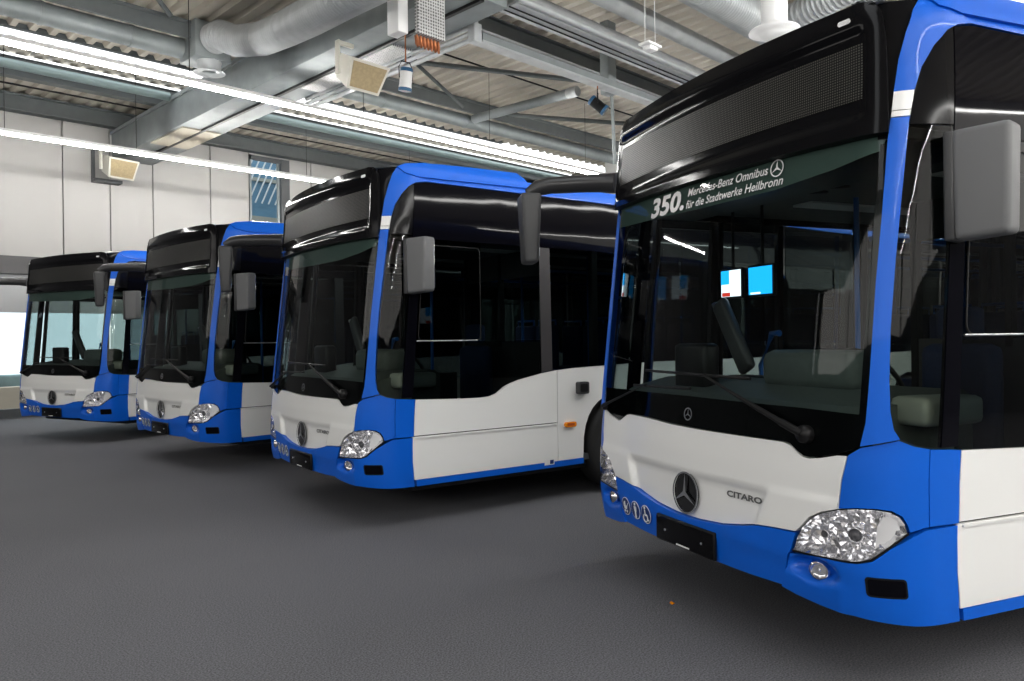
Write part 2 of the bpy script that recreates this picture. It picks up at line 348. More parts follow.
def build_bus():
    root = empty('city_bus', (0, 0, 0))
    p = lambda *a, **k: pobj(a[0], root, *a[1:], **k)
    # inner dark shell that shows through the gaps
    mb = MB()
    patch(mb, rect(-1.62, 1.62, .36, 1.06), BLACK, off=-.11, th=0, step=.08)
    for sg in (1, -1):
        for a, b_ in ((1.60, 3.50), (4.68, 9.40), (10.58, 12.6)):
            if sg < 0 and a == 1.6: continue
            patch(mb, rect(sg * a if sg > 0 else -b_, sg * b_ if sg > 0 else -a, .36, 1.05), UNDER, off=-.024, th=0, step=.2)
        patch(mb, rect(1.2 if sg > 0 else -12.6, 12.6 if sg > 0 else -1.2, 2.56, 3.04), BLACK, off=-.024, th=0, step=.1)
    patch(mb, rect(-1.25, 1.25, 2.46, 3.04), BLACK, off=-.024, th=0, step=.1)
    mb.build('body_shell', root)
    mb = MB(); mb.box((-1.16, .55, .27), (1.16, 3.0, .40), UNDER, .02); mb.box((-1.16, 4.1, .27), (1.16, 8.9, .40), UNDER, .02); mb.box((-.6, 2.9, .24), (.6, 9.2, .38), UNDER, .02)
    mb.build('underbody', root)
    # --- front panel, white
    wp = [(-x, z) for x, z in WHB[::-1]][:-1] + WHB + [(.837, .700), (.885, .755), (.95, .792), (1.032, .818), (1.044, .947), (1.062, 1.052)]
    top = [q for q in WBOT if -1.06 < q[0] < 1.05][::-1]
    wp += [(q[0], q[1] - .008) for q in top] + [(-1.062, 1.085), (-1.044, .947), (-1.032, .818), (-.95, .792), (-.885, .755), (-.837, .700)]
    fp = p('front_panel', wp, WHITE, off=.0, th=.08, step=.022, disp=white_disp)
    mb = MB(); flat(mb, [ell(0, 0, .114, .114, 40)], BADGE, 0, .712, -.012); flat(mb, ring_polys(.118, .010, 40), CHROME, 0, .712, -.002)
    flat(mb, star_polys(.108), CHROME, 0, .712, .002); mb.build('emblem', fp)
    mb = MB(); text_mb(mb, 'CITARO', mat('letter_grey', (.13, .13, .13), .35, .4), .338, .757, .030, .25, off=-.014, bold=.035); mb.build('lettering', fp)
    # --- centre bumper
    cb = [(-.706, .396), (-.5, .390), (.5, .390), (.706, .396), (.765, .561), (.78, .578), (.80, .640), (.812, .668)]
    cb += [(x, z - .006) for x, z in WHB[::-1][1:]] + [(-x, z - .006) for x, z in WHB[1:-1]] + [(-.812, .668), (-.80, .640), (-.78, .578), (-.765, .561)]
    bd = lambda s, z: .008 * sm01((z - .50) / .05) * sm01((abs(s) - .3) / .1)
    bp_ = p('front_bumper', cb, BLUE, off=0, th=.07, step=.03, disp=bd)
    mb = MB(); mb.box((-.27, -.010, .398), (.27, .012, .548), BLACK, .006); mb.box((-.262, -.015, .408), (.262, -.008, .538), BGLOSS, .002)
    mb.box((-.06, -.018, .41), (.06, -.0145, .418), SIGNW)
    for x in (-.17, .17): mb.lathe([(0, .0), (.007, .0), (.007, .004)], SATIN, T(x, -.020, .47) @ R(-math.pi / 2, 'X'), 10)
    mb.build('number_plate_holder', bp_)
    man = [ell(0, .034, .0085, .0085, 12), [(-.014, .022), (-.012, -.006), (-.007, -.006), (-.009, -.042), (-.002, -.042), (0, -.012), (.002, -.042), (.009, -.042), (.007, -.006), (.012, -.006), (.014, .022)]]
    wch = [ell(-.006, .036, .008, .008, 12), [(-.010, .026), (-.002, .026), (0, .002), (.016, .002), (.024, -.024), (.030, -.022), (.034, -.030), (.018, -.034), (.010, -.008), (-.009, -.008)]] + [[(x - .006, y - .02) for x, y in q] for q in ring_polys(.023, .006, 24)[8:24]]
    pram = [[(-.026, .004), (.020, .004), (.012, -.016), (-.016, -.016)], [(-.026, .006), (-.002, .006), (-.002, .030), (-.014, .026), (-.022, .018)], ell(-.014, -.027, .008, .008, 12), ell(.012, -.027, .008, .008, 12), [(.020, .004), (.034, .022), (.030, .024), (.015, .006)]]
    for cs, fig in ((-0.666, pram), (-0.536, man), (-0.406, wch)):
        mb = MB(); flat(mb, [ell(0, 0, .056, .056, 32)], SIGNW, cs, .508, .010); flat(mb, [ell(0, 0, .051, .051, 32)], NAVY, cs, .508, .0115); flat(mb, fig, SIGNW, cs, .508, .013, 1.12)
        mb.build('accessibility_sign', bp_)
    for M_ in (lambda q: q, mir):
        sg = 1 if M_([(1, 0)])[0][0] > 0 else -1
        # corner bumper
        cob = [(.712, .394), (.795, .378), (.927, .365), (1.086, .360), (1.2, .352), (1.33, .342), (1.575, .335), (1.590, .753), (1.40, .750), (1.338, .722), (1.255, .676), (1.18, .614), (1.12, .595), (1.03, .589), (.89, .580), (.775, .565)]
        def cd(s, z, sg=sg):
            a = abs(s); r_ = ((a - .90) / .125) ** 2 + ((z - .520) / .050) ** 2
            return -.055 * sm01((1.25 - r_) / .75) + .010 * sm01((.50 - z) / .03) * sm01((1.06 - a) / .06 + .5)
        c = p('corner_bumper', M_(cob), BLUE, off=.002, th=.09, step=.018, disp=cd)
        mb = MB(); q = S(sg * .925, .514); n_ = NRM(sg * 1.14, .514); mt = Matrix.Translation(q - n_ * .035) @ n_.to_track_quat('Z', 'Y').to_matrix().to_4x4()
        mb.lathe([(.047, -.01), (.047, .022), (.041, .028)], CHROME, mt); mb.lathe([(.041, .026), (.03, .036), (0, .040)], LENS, mt); mb.lathe([(.041, .02), (.03, .008), (.012, .004), (0, .012)], REFL, mt); mb.build('fog_light', c)
        mb = MB(); patch(mb, M_(rrect(1.148, 1.312, .462, .548, .016)), BLACK, off=.004, th=.002); patch(mb, M_(rrect(1.158, 1.304, .470, .540, .012)), BGLASS, off=.0055, th=0); mb.build('step_recess', c)
        # corner panel
        cp = [(1.037, .822), (1.117, .836), (1.194, .840), (1.255, .834), (1.296, .812), (1.318, .778), (1.330, .745), (1.398, .762), (1.417, .762), (1.403, 1.092), (1.33, 1.105), (1.267, 1.130), (1.12, 1.094), (1.068, 1.056), (1.049, .947)]
        p('corner_panel', M_(cp), BLUE, off=.0, th=.08, step=.03)
        p('corner_panel', M_([(1.422, .764), (1.595, .762), (1.595, 1.078), (1.408, 1.09)]), BLUE, off=0, th=.03)
        # headlight
        hl = D.objects.new('headlight', None); COL.objects.link(hl); hl.parent = root
        rnd = random.Random(7)
        tab = {}
        def edged(s, z):
            best = 9
            for i_ in range(len(HL)):
                a, b_ = HL[i_], HL[(i_ + 1) % len(HL)]; dx, dz = b_[0] - a[0], b_[1] - a[1]; t = max(0, min(1, ((s - a[0]) * dx + (z - a[1]) * dz) / (dx * dx + dz * dz)))
                best = min(best, math.hypot(s - a[0] - t * dx, z - a[1] - t * dz))
            return best
        def fd(s, z): return fd0(s, z) * sm01(edged(abs(s), z) / .035 + .08)
        def fd0(s, z):
            k = (round(abs(s) / .022), round(z / .022))
            if k not in tab: tab[k] = rnd.uniform(-.026, .014)
            e = -.045
            for cx, cz, rr in ((.93, .685, .058), (1.10, .715, .062)):
                r2 = math.hypot(abs(s) - cx, z - cz) / rr
                if r2 < 1: return e - .02 + .035 * (r2 ** 2) + tab[k] * .3
            return e + tab[k]
        ho = [(q[0] + (.004 if q[0] < 1 else -.004), q[1]) for q in HL]
        mb = MB(); patch(mb, M_(ho), REFL, off=0, th=0, step=.022, disp=fd, smooth=False)
        for cx, cz, rr in ((.94, .685, .016), (1.10, .712, .027)):
            q = S(sg * cx, cz); n_ = NRM(sg * cx, cz); mt = Matrix.Translation(q - n_ * .05) @ n_.to_track_quat('Z', 'Y').to_matrix().to_4x4()
            mb.lathe([(rr * 1.25, -.02), (rr * 1.25, .012), (rr * 1.05, .02), (rr, .01)], CHROME, mt)
            mb.lathe([(rr, .01), (rr * .8, .024), (rr * .4, .032), (0, .034)], PROJ, mt)
        o_ = mb.build('reflector', hl); o_['label'] = 'chrome headlight reflector with two projector lamps'
        mb = MB(); patch(mb, M_([(1.19, .65), (1.24, .69), (1.30, .742), (1.285, .80), (1.23, .815), (1.20, .76)]), SIGNW, off=-.03, th=.012); mb.build('indicator_lamp', hl)
        mb = MB(); patch(mb, M_(HL), LENS, off=.004, th=0, step=.03); mb.build('lens_cover', hl)
        mb = MB()
        hb = [(x, z - .007) for x, z in HL[:7]]; patch(mb, M_(HL[:7] + hb[::-1]), BLACK, off=.002, th=.05, step=.03); mb.build('seal', hl)
        # windscreen pillar
        full = PIN + PIN2 + POUT
        lo = clip(full, 1, 2.523, False); mid = clip(clip(full, 1, 2.527, True), 1, 2.552, False); mid2 = clip(clip(full, 1, 2.556, True), 1, 2.638, False); hi = clip(full, 1, 2.638, True)
        mb = MB(); patch(mb, M_(lo), BLUE, off=.018, th=.045, step=.03); patch(mb, M_(mid), WHITE, off=.018, th=.045, step=.03); patch(mb, M_(mid2), WHITE, off=.018, th=.045, step=.03); patch(mb, M_(hi), BLUE, off=.018, th=.045, step=.03)
        o_ = mb.build('windscreen_pillar', root); o_['label'] = 'blue windscreen pillar with a white band near its top'
        # roof edge and fairing
        p('roof_edge', M_([(1.56, 2.958), (12.6, 2.958), (12.6, 3.075), (1.31, 3.075), (1.302, 3.06), (1.34, 2.97)]), BLUE, off=.010, th=.03, step=.04)
        p('roof_fairing', M_([(1.295, 3.06), (1.36, 3.01), (1.5, 2.985), (1.9, 2.99), (2.92, 3.01), (2.83, 3.15), (1.9, 3.125), (1.58, 3.115), (1.36, 3.088)]), BLUE, off=.028, th=.05, step=.03)
        # quarter glass
        qg = [(x, z) for x, z in POUT[6:]][::-1]
        low = [(1.265, 1.138), (1.33, 1.112), (1.40, 1.100), (1.455, 1.096)]
        p('quarter_window', M_(low + [(1.455, 2.485)] + [(1.243, 2.485)] + POUT[6:-1]), DGLASS if sg < 0 else QGLASS, off=.004, th=.012, step=.035)
        mb = MB(); patch(mb, M_([(1.243, 2.492), (1.455, 2.492), (1.455, 2.93), (1.40, 2.90), (1.335, 2.83), (1.283, 2.735), (1.255, 2.632)]), BGLOSS, off=.004, th=.012, step=.03); mb.build('upper_corner_panel', root)
        # roof side black band above windows
        p('upper_side_panel', M_([(1.462, 2.46), (12.6, 2.46), (12.6, 2.95), (1.6, 2.95), (1.462, 2.93)]), BGLASS, off=.006, th=.015, step=.06)
        # side pillar strips
        mb = MB(); patch(mb, M_(rect(1.462, 1.565, 1.096, 2.456)), BGLASS, off=.006, th=.02); mb.build('window_post', root)
        # wheels
        for s_ in (4.09, 9.99):
            y_ = YE + s_ - SE; wl = D.objects.new('wheel', None); COL.objects.link(wl); wl.parent = root; wl.location = (sg * 1.12, y_, .485)
            mt = R(sg * math.pi / 2, 'Y')
            mb = MB(); mb.lathe([(.30, -.12), (.44, -.13), (.475, -.11), (.485, -.06), (.485, .06), (.475, .11), (.44, .135), (.36, .13), (.29, .115)], RUBBER, mt, 48); mb.build('tyre', wl)
            mb = MB(); mb.lathe([(.295, .115), (.285, .10), (.27, .06), (.25, .0), (.20, -.02), (.13, .0), (.12, .07), (.10, .09), (0, .095)], SATIN, mt, 40)
            for k in range(10):
                a = 2 * math.pi * k / 10; mb.lathe([(.014, -.02), (.014, .02), (0, .022)], DGREYP, mt @ T(.165 * math.cos(a), .165 * math.sin(a), 0), 8)
            mb.build('rim', wl)
            mb = MB(); a0 = [];
            for k in range(25):
                t = math.pi * k / 24; a0.append((.60 * math.cos(t), .56 * math.sin(t)))
            vs = []; fs = []
            for (yy, zz) in a0:
                for xx in (1.25, .85): vs.append((sg * xx, y_ + yy, .45 + zz))
            mb.add(vs, [(2 * i, 2 * i + 1, 2 * i + 3, 2 * i + 2) for i in range(24)], UNDER, True); mb.box((sg * .83, y_ - .6, .35), (sg * .85, y_ + .6, 1.05), UNDER); mb.build('wheel_arch_liner', root)
        def arch(s_):       # squarish opening
            o = []
            for k in range(17):
                t = math.pi - math.pi * k / 16; c_, d_ = math.cos(t), math.sin(t)
                o.append((s_ + .585 * math.copysign(abs(c_) ** .75, c_), .42 + .60 * abs(d_) ** .75))
            return o
        wave = [(1.60, 1.076), (2.03, 1.060), (2.28, 1.056), (2.38, 1.062), (2.45, 1.085), (2.534, 1.138), (2.62, 1.172), (2.72, 1.20), (2.99, 1.25), (3.175, 1.272)]
        wave2 = [(3.183, 1.272), (3.5, 1.295), (4.2, 1.32), (12.6, 1.32)]
        if sg > 0:
            sp_ = p('side_panel', [(1.60, .768), (3.175, .768)] + wave[::-1], WHITE, off=.0, th=.02)
            sp2 = p('side_panel', rect(1.585, 3.175, .392, .758), WHITE, off=.003, th=.02)
            mb = MB(); patch(mb, rrect(1.61, 3.17, .745, .756, .005), WHITE, off=.012, th=.012); mb.build('rub_strip', sp2)
            pa = [(3.183, .392), (3.505, .392)] + arch(4.09) + [(4.675, .392), (9.405, .392)] + arch(9.99) + [(10.575, .392), (12.6, .392)] + wave2[::-1]
            sp3 = p('side_panel', pa, WHITE, off=.0, th=.03)
            mb = MB(); patch(mb, rrect(3.26, 3.40, .712, .762, .02), ORANGE, off=.025, th=.025); patch(mb, rrect(3.285, 3.375, .725, .75, .01), mat('deep_orange', (.5, .08, .01), .3), off=.027, th=.001); mb.build('side_marker_lamp', sp3)
            mb = MB(); patch(mb, rrect(3.415, 3.55, 1.03, 1.15, .02), DGREYP, off=.05, th=.05); patch(mb, rrect(3.435, 3.53, 1.05, 1.13, .015), BLACK, off=.052, th=.001); mb.build('fuel_flap_handle', sp3)
            mb = MB(); patch(mb, rect(1.60, 3.51, .335, .388), BLUE, off=.004, th=.05)
            mb.build('skirt', root)
            mb = MB(); patch(mb, rect(4.67, 9.41, .335, .388), BLUE, off=.004, th=.05); patch(mb, rect(10.57, 12.6, .335, .388), BLUE, off=.004, th=.05); mb.build('skirt', root)
            mb = MB(); patch(mb, rect(3.01, 3.13, .365, .420), SIGNW, off=.0065, th=.001); patch(mb, rect(3.075, 3.12, .372, .412), NAVY, off=.0075, th=0); mb.build('notice_sticker', sp2)
            # glass below and between windows
            gl = [(1.565, 1.082), (2.03, 1.066), (2.28, 1.062), (2.38, 1.068), (2.45, 1.092), (2.53, 1.145), (2.62, 1.18), (2.72, 1.207), (2.98, 1.255)]
            p('side_window', gl + [(2.98, 1.572), (1.565, 1.572)], SGLASS, off=.004, th=.015, step=.1)
            dw = p('side_window', rect(1.565, 2.30, 1.577, 2.456), SGLASS, off=.004, th=.015)
            mb = MB()
            loop = rrect(1.585, 2.285, 1.577, 2.405, .05, 5)
            mb.tube([SP(a, b_, .010) for a, b_ in loop + loop[:1]], .0045, BLACK, 6)
            mb.tube([SP(a, 1.575, .013) for a in (1.57, 1.9, 2.24)], .006, SATIN, 6); mb.build('sliding_frame', dw)
            p('side_window', rect(2.305, 2.985, 1.577, 2.456), DGLASS, off=.004, th=.015)
            p('window_post', [(2.99, 1.262), (3.12, 1.275), (3.12, 2.456), (2.99, 2.456)], mat('post_grey', (.035, .032, .035), .5), off=.003, th=.02)
            xs = [(3.13, 4.95), (5.0, 6.45), (6.5, 7.95), (8.0, 9.45), (9.5, 10.95), (11.0, 12.5)]
            for a, b_ in xs:
                zb = 1.285 if a < 4 else 1.33
                p('side_window', [(a, zb), (b_, 1.33), (b_, 2.456), (a, 2.456)], SGLASS, off=.004, th=.015, step=.1)
        else:
            pa = [(2.96, .392), (3.505, .392)] + arch(4.09) + [(4.675, .392), (5.9, .392), (5.9, 1.1), (2.96, 1.1)]
            p('side_panel', mir(pa), WHITE, off=0, th=.03)
            pa = [(7.25, .392), (9.405, .392)] + arch(9.99) + [(10.575, .392), (12.6, .392), (12.6, 1.1), (7.25, 1.1)]
            p('side_panel', mir(pa), WHITE, off=0, th=.03)
            mb = MB()
            for a, b_ in ((2.96, 3.51), (4.67, 5.9), (7.25, 9.41), (10.57, 12.6)): patch(mb, mir(rect(a, b_, .335, .388)), BLUE, off=.004, th=.05)
            mb.build('skirt', root)
            for a, b_ in ((1.60, 2.25), (2.27, 2.92), (5.93, 6.57), (6.6, 7.23)):
                d_ = MB(); patch(d_, mir(rect(a + .05, b_ - .05, .45, 2.40)), DGLASS, off=.0, th=.01, step=.15)
                dd = d_.build('door_pane', None); fr_ = MB()
                for q in (rect(a, a + .055, .36, 2.456), rect(b_ - .055, b_, .36, 2.456), rect(a + .05, b_ - .05, .36, .46), rect(a + .05, b_ - .05, 2.39, 2.456)): patch(fr_, mir(q), BLACK, off=.004, th=.04)
                dr = fr_.build('door', root); dd.parent = dr
            for a, b_ in ((2.97, 4.4), (4.45, 5.88), (7.26, 8.8), (8.85, 10.4), (10.45, 12.5)):
                p('side_window', mir(rect(a, b_, 1.105, 2.456)), SGLASS2, off=.004, th=.015, step=.1)
    # --- windshield
    wsp = WBOT + PIN[1:] + [(1.165, 2.46), (.6, 2.472), (0, 2.476), (-.6, 2.482), (-1.165, 2.485)] + [(-x, z) for x, z in PIN[1:][::-1]]
    ws = p('windscreen', wsp, WGLASS, off=.0, th=.008, step=.06)
    fr = [(x, z) for x, z in WBOT] + [(1.136, 1.235), (.8, 1.245), (0, 1.25), (-.8, 1.245), (-1.136, 1.24)]
    mb = MB(); patch(mb, fr, BGLOSS, off=-.006, th=0, step=.05)
    for sg in (1, -1):
        q = [(1.10, 1.2), (1.138, 1.2), (1.145, 1.8), (1.162, 2.42), (1.13, 2.42), (1.11, 1.8)]; patch(mb, q if sg > 0 else mir(q), BGLOSS, off=-.006, th=0)
    mb.build('black_border', ws)
    mb = MB(); patch(mb, [(-1.13, 2.35), (-.7, 2.335), (0, 2.315), (.55, 2.316), (.9, 2.35), (1.14, 2.392), (1.155, 2.46), (0, 2.475), (-1.155, 2.48)], TINTB, off=-.008, th=0); mb.build('sun_band', ws)
    mb = MB(); flat(mb, ring_polys(.036, .006, 24), SATIN, -.005, 1.150, .003); flat(mb, star_polys(.032), SATIN, -.005, 1.150, .003); mb.build('small_emblem', ws)
    # --- destination display
    cw = [(-1.165, 2.482), (-.6, 2.476), (0, 2.470), (.6, 2.466), (1.165, 2.455), (1.158, 2.6), (1.15, 2.85), (1.14, 3.0), (1.11, 3.052), (1.05, 3.066), (.5, 3.075), (0, 3.078), (-.5, 3.075), (-1.05, 3.066), (-1.11, 3.052), (-1.14, 3.0), (-1.15, 2.85), (-1.158, 2.6)]
    dd = p('destination_display', cw, BGLOSS, off=0, th=.11, step=.02, disp=cowl_disp, rim=BLACK)
    led = MB(); patch(led, rect(-1.065, 1.065, 2.63, 2.885), LED, off=.030, th=0); led.build('led_panel', dd)
    for sx in (.985, -1.085):
        mb = MB(); patch(mb, rrect(sx - .035, sx + .035, 2.99, 3.008, .008), SIGNW, off=.048, th=.01); mb.build('marker_lamp', dd)
    for sg in (1, -1):
        mb = MB()
        q = [(1.12, 2.44), (1.17, 2.44), (1.185, 2.64), (1.20, 2.77), (1.235, 2.9), (1.27, 3.0), (1.30, 3.06), (1.12, 3.06)]; patch(mb, q if sg > 0 else mir(q), BGLOSS, off=.004, th=.01, step=.03)
        mb.build('display_side_panel', root)
    # roof
    mb = MB(); vs = []; ys = [.27, .6, 1.0, 2.95, 3.0, 11.9]; hs = [3.085, 3.14, 3.16, 3.16, 3.10, 3.10]; ww = [1.08, 1.1, 1.11, 1.11, 1.13, 1.13]
    for y_, h_, w_ in zip(ys, hs, ww): vs += [(-w_, y_, h_ - .03), (-w_ * .6, y_, h_), (w_ * .6, y_, h_), (w_, y_, h_ - .03)]
    mb.add(vs, [(4 * i + k, 4 * i + k + 1, 4 * i + k + 5, 4 * i + k + 4) for i in range(5) for k in range(3)], WHITE); mb.build('roof', root)
    mb = MB(); yb = YE + 12.6 - SE; mb.add([(-1.27, yb, .34), (1.27, yb, .34), (1.25, yb, 2.6), (1.1, yb, 3.1), (-1.1, yb, 3.1), (-1.25, yb, 2.6)], [(0, 1, 2, 3, 4, 5)], WHITE)
    mb.box((-1.1, yb - .06, 1.4), (1.1, yb + .01, 2.4), BGLASS, .02); mb.build('rear_wall', root)
    # --- mirrors
    mb = MB()
    m_ = T(1.405, .53, 0) @ R(rad(16), 'Z')
    bm = bmesh.new(); bmesh.ops.create_cube(bm, size=1)
    for v_ in bm.verts:
        x, y, z = v_.co; tz = z + .5
        v_.co = Vector((x * (.210 + .02 * tz), y * .13, 1.982 + tz * .462 + (.012 * x if z < 0 else 0)))
    bmesh.ops.bevel(bm, geom=bm.edges[:], offset=.028, segments=3, affect='EDGES', profile=.6); mb.bm(bm, GREYP, True, m_)
    mr = mb.build('driver_mirror', root); mr['label'] = 'grey driver side mirror housing'
    mb = MB(); mb.box((-.145, -.066, 1.975), (-.100, .06, 2.442), DGREYP, .012, m_); mb.build('hinge', mr)
    mb = MB(); mb.box((-.10, .062, 2.02), (.10, .069, 2.42), CHROME, .003, m_); mb.build('mirror_glass', mr)
    mb = MB()
    mb.tube([(-1.20, .30, 2.69), (-1.28, .22, 2.70), (-1.36, .09, 2.70), (-1.46, -.10, 2.695), (-1.50, -.175, 2.68), (-1.525, -.22, 2.64), (-1.535, -.235, 2.56), (-1.53, -.235, 2.45)], [.075, .066, .062, .06, .06, .056, .05, .03], MATP, 14)
    mm = mb.build('kerb_mirror', root); mm['label'] = 'black kerb side mirror on a long arm'
    mb = MB(); bm = bmesh.new(); bmesh.ops.create_cube(bm, size=1)
    for v_ in bm.verts:
        x, y, z = v_.co; tz = z + .5; v_.co = Vector((x * .22, y * (.10 + .05 * tz), 2.125 + tz * .50))
    bmesh.ops.bevel(bm, geom=bm.edges[:], offset=.03, segments=3, affect='EDGES', profile=.6); mb.bm(bm, DGREYP, True, T(-1.50, -.25, 0) @ R(rad(-14), 'Z')); mb.build('mirror_housing', mm)
    mb = MB(); mb.box((-.085, .052, 2.17), (.085, .058, 2.55), CHROME, .003, T(-1.50, -.25, 0) @ R(rad(-14), 'Z')); mb.build('mirror_glass', mm)
    # --- wipers
    def wiper(hub, elbow, b1, b2, k_=1):
        wi = MB(); q = SP(*hub, .0); n_ = NRM(*hub); mt = Matrix.Translation(q) @ n_.to_track_quat('Z', 'Y').to_matrix().to_4x4()
        wi.lathe([(.042 * k_, 0), (.042 * k_, .03 * k_), (.034 * k_, .045 * k_), (0, .05 * k_)], BLACK, mt, 20)
        h1 = (hub[0] + (elbow[0] - hub[0]) * .18, hub[1] + (elbow[1] - hub[1]) * .18)
        wi.tube([SP(*hub, .035), SP(*h1, .035)], .020 * k_, BLACK, 8); N_ = 6
        wi.tube([SP(h1[0] + (elbow[0] - h1[0]) * k / N_, h1[1] + (elbow[1] - h1[1]) * k / N_, .035) for k in range(N_ + 1)], [(.016 - .010 * k / N_) * k_ for k in range(N_ + 1)], BLACK, 8)
        o = wi.build('wiper', root); bl = MB(); N_ = 8
        pts = [(b1[0] + (b2[0] - b1[0]) * k / N_, b1[1] + (b2[1] - b1[1]) * k / N_) for k in range(N_ + 1)]
        bl.tube([SP(a, z, .018) for a, z in pts], .009, BLACK, 6); bl.tube([SP(*elbow, .035), SP(elbow[0], elbow[1] + .002, .016)], .008, BLACK, 6); bl.build('wiper_blade', o)
    wiper((.848, 1.126), (.15, 1.372), (-.46, 1.378), (.49, 1.366))
    wiper((-1.03, 1.112), (-.44, 1.285), (-.60, 1.28), (.02, 1.292), .6)
    # --- interior
    I = MB(); I.box((-1.22, .35, .36), (1.22, 11.3, .42), FLOORB); I.build('floor_plate', root)
    I = MB(); I.box((-1.2, .55, 2.50), (1.2, 11.3, 2.55), INNER); I.box((-1.15, .36, 2.44), (1.15, .95, 2.50), BLACK, .01)
    for x in (-.55, .55): I.box((x - .09, 1.4, 2.485), (x + .09, 11, 2.502), SIGNW)
    for x in (-.2, -.02): I.lathe([(.0, 0), (.06, 0), (.06, .01)], BLACK, T(x, 1.2, 2.49), 16)
    I.build('ceiling_lining', root)
    da = MB()
    prof = [(.20, 1.20), (.28, 1.245), (.55, 1.30), (.80, 1.315), (.86, 1.28), (.86, .45), (.3, .45)]
    xs = [-1.05, -.6, 0, .6, 1.05]; vs = []
    for x in xs:
        for y_, z_ in prof: vs.append((x, y_ + .05 * (x * x), z_))
    n = len(prof); fs = [(i * n + k, (i + 1) * n + k, (i + 1) * n + k + 1, i * n + k + 1) for i in range(4) for k in range(n - 1)]
    da.add(vs, fs + [list(range(n)), list(range(4 * n, 5 * n))[::-1]], DASH)
    da.build('dashboard', root)
    I = MB(); I.box((1.0, .42, 1.17), (1.20, .80, 1.30), mat('armrest_grey', (.50, .54, .50), .5), .03); I.build('side_console', root)
    I = MB(); I.box((-.03, .56, 1.28), (.66, .86, 1.50), DASH, .06, T(0, 0, 0)); I.box((.10, .858, 1.34), (.56, .864, 1.47), BLACK); I.build('instrument_binnacle', root)
    I = MB(); mt = T(.36, 1.0, 1.30) @ R(rad(-60), 'X')
    I.tube([mt @ Vector((.225 * math.cos(2 * math.pi * k / 28), .225 * math.sin(2 * math.pi * k / 28), 0)) for k in range(29)], .014, BLACK, 8)
    for a in (10, 170, 270): I.tube([mt @ Vector((0, 0, -.02)), mt @ Vector((.22 * math.cos(rad(a)), .22 * math.sin(rad(a)), 0))], .014, BLACK, 6)
    I.lathe([(.0, .0), (.07, -.01), (.07, -.03), (.02, -.3)], BLACK, mt, 16); I.build('steering_wheel', root)
    I = MB(); I.box((-.67, .40, 1.24), (-.33, .52, 1.54), BLACK, .03); I.box((-.62, .52, 1.3), (-.38, .524, 1.5), BGLOSS); I.build('cab_monitor', root)
    I = MB(); mt = T(-.75, .95, 1.60) @ R(rad(-32), 'Y'); I.box((-.07, -.035, -.30), (.07, .035, .27), DGREYP, .03, mt); I.lathe([(0, .03), (.022, .02), (.022, -.02)], SATIN, mt @ T(-.04, -.01, .26), 12)
    I.box((-.70, .86, 1.28), (-.36, 1.0, 1.32), BLACK, .01); I.build('cab_barrier', root)
    I = MB(); I.box((.10, 1.25, .75), (.62, 1.75, .90), SEATB, .05); I.box((.12, 1.68, .85), (.60, 1.83, 1.52), SEATB, .06); I.box((.22, 1.70, 1.54), (.50, 1.80, 1.74), SEATB, .04); I.box((.26, 1.4, .42), (.46, 1.6, .76), BLACK, .02); I.build('driver_seat', root)
    I = MB(); I.box((-.12, 1.96, .42), (1.18, 1.99, 1.55), DGREYP); I.box((-.15, 1.95, .42), (-.10, 2.0, 2.46), BLACK); I.box((.5, 1.95, 1.5), (.54, 2.0, 2.46), BLACK); I.box((-.12, 1.96, 2.2), (1.18, 1.99, 2.46), DGREYP); I.build('cab_partition', root)
    I = MB(); I.box((-.36, 1.0, .42), (-.32, 1.95, 1.22), DGREYP, .01); I.box((-.40, .95, 1.20), (-.20, 1.3, 1.30), DASH, .02); I.build('cab_door', root)
    for pts in ([(-.27, 1.6, .42), (-.27, 1.6, 2.5)], [(-1.12, 1.55, .9), (-1.1, 1.5, 1.36), (-.98, 1.5, 1.60), (-.90, 1.5, 1.60)], [(-.62, 3.1, .42), (-.62, 3.1, 2.5)], [(.62, 3.1, .42), (.62, 3.1, 2.5)], [(-.55, 5.2, .42), (-.55, 5.2, 2.5)], [(.55, 5.2, .42), (.55, 5.2, 2.5)], [(-.62, 7.5, .42), (-.62, 7.5, 2.5)], [(-.7, 2.2, 2.3), (-.7, 10.8, 2.3)], [(.7, 2.2, 2.3), (.7, 10.8, 2.3)]):
        I = MB(); I.tube(pts, .018 if len(pts) < 4 else .024, HANDLE, 10); I.build('handrail', root)
    for yy in (3.0, 3.8, 4.6, 7.7, 8.5):
        for x in (-.97, -.53, .53, .97):
            if x < 0 and 4.5 < yy < 7.5: continue
            zb = .42 if 4.5 < yy < 9 else .75
            I = MB(); I.box((x - .2, yy, zb + .38), (x + .2, yy + .42, zb + .46), SEATB, .03); I.box((x - .2, yy + .38, zb + .42), (x + .2, yy + .46, zb + 1.0), SEATB, .03)
            I.box((x - .04, yy + .15, .42), (x + .04, yy + .3, zb + .38), DGREYP); I.tube([(x - .17, yy + .42, zb + .98), (x - .17, yy + .42, zb + 1.06), (x + .17, yy + .42, zb + 1.06), (x + .17, yy + .42, zb + .98)], .014, HANDLE, 6); I.build('passenger_seat', root)
    I = MB()
    for sg in (1, -1):
        for y_ in (2.6, 4.3, 5.9, 7.3): I.box((sg * 1.17, y_, 1.0), (sg * 1.235, y_ + .08, 2.5), INNER, .01)
    I.build('interior_post', root)
    return root

SGLASS2 = glassmat('kerb_side_glass', (.30, .36, .36), 0, .004, 1.0)
QGLASS = glassmat('quarter_glass', (.55, .58, .52), 0, .008, 1.4)

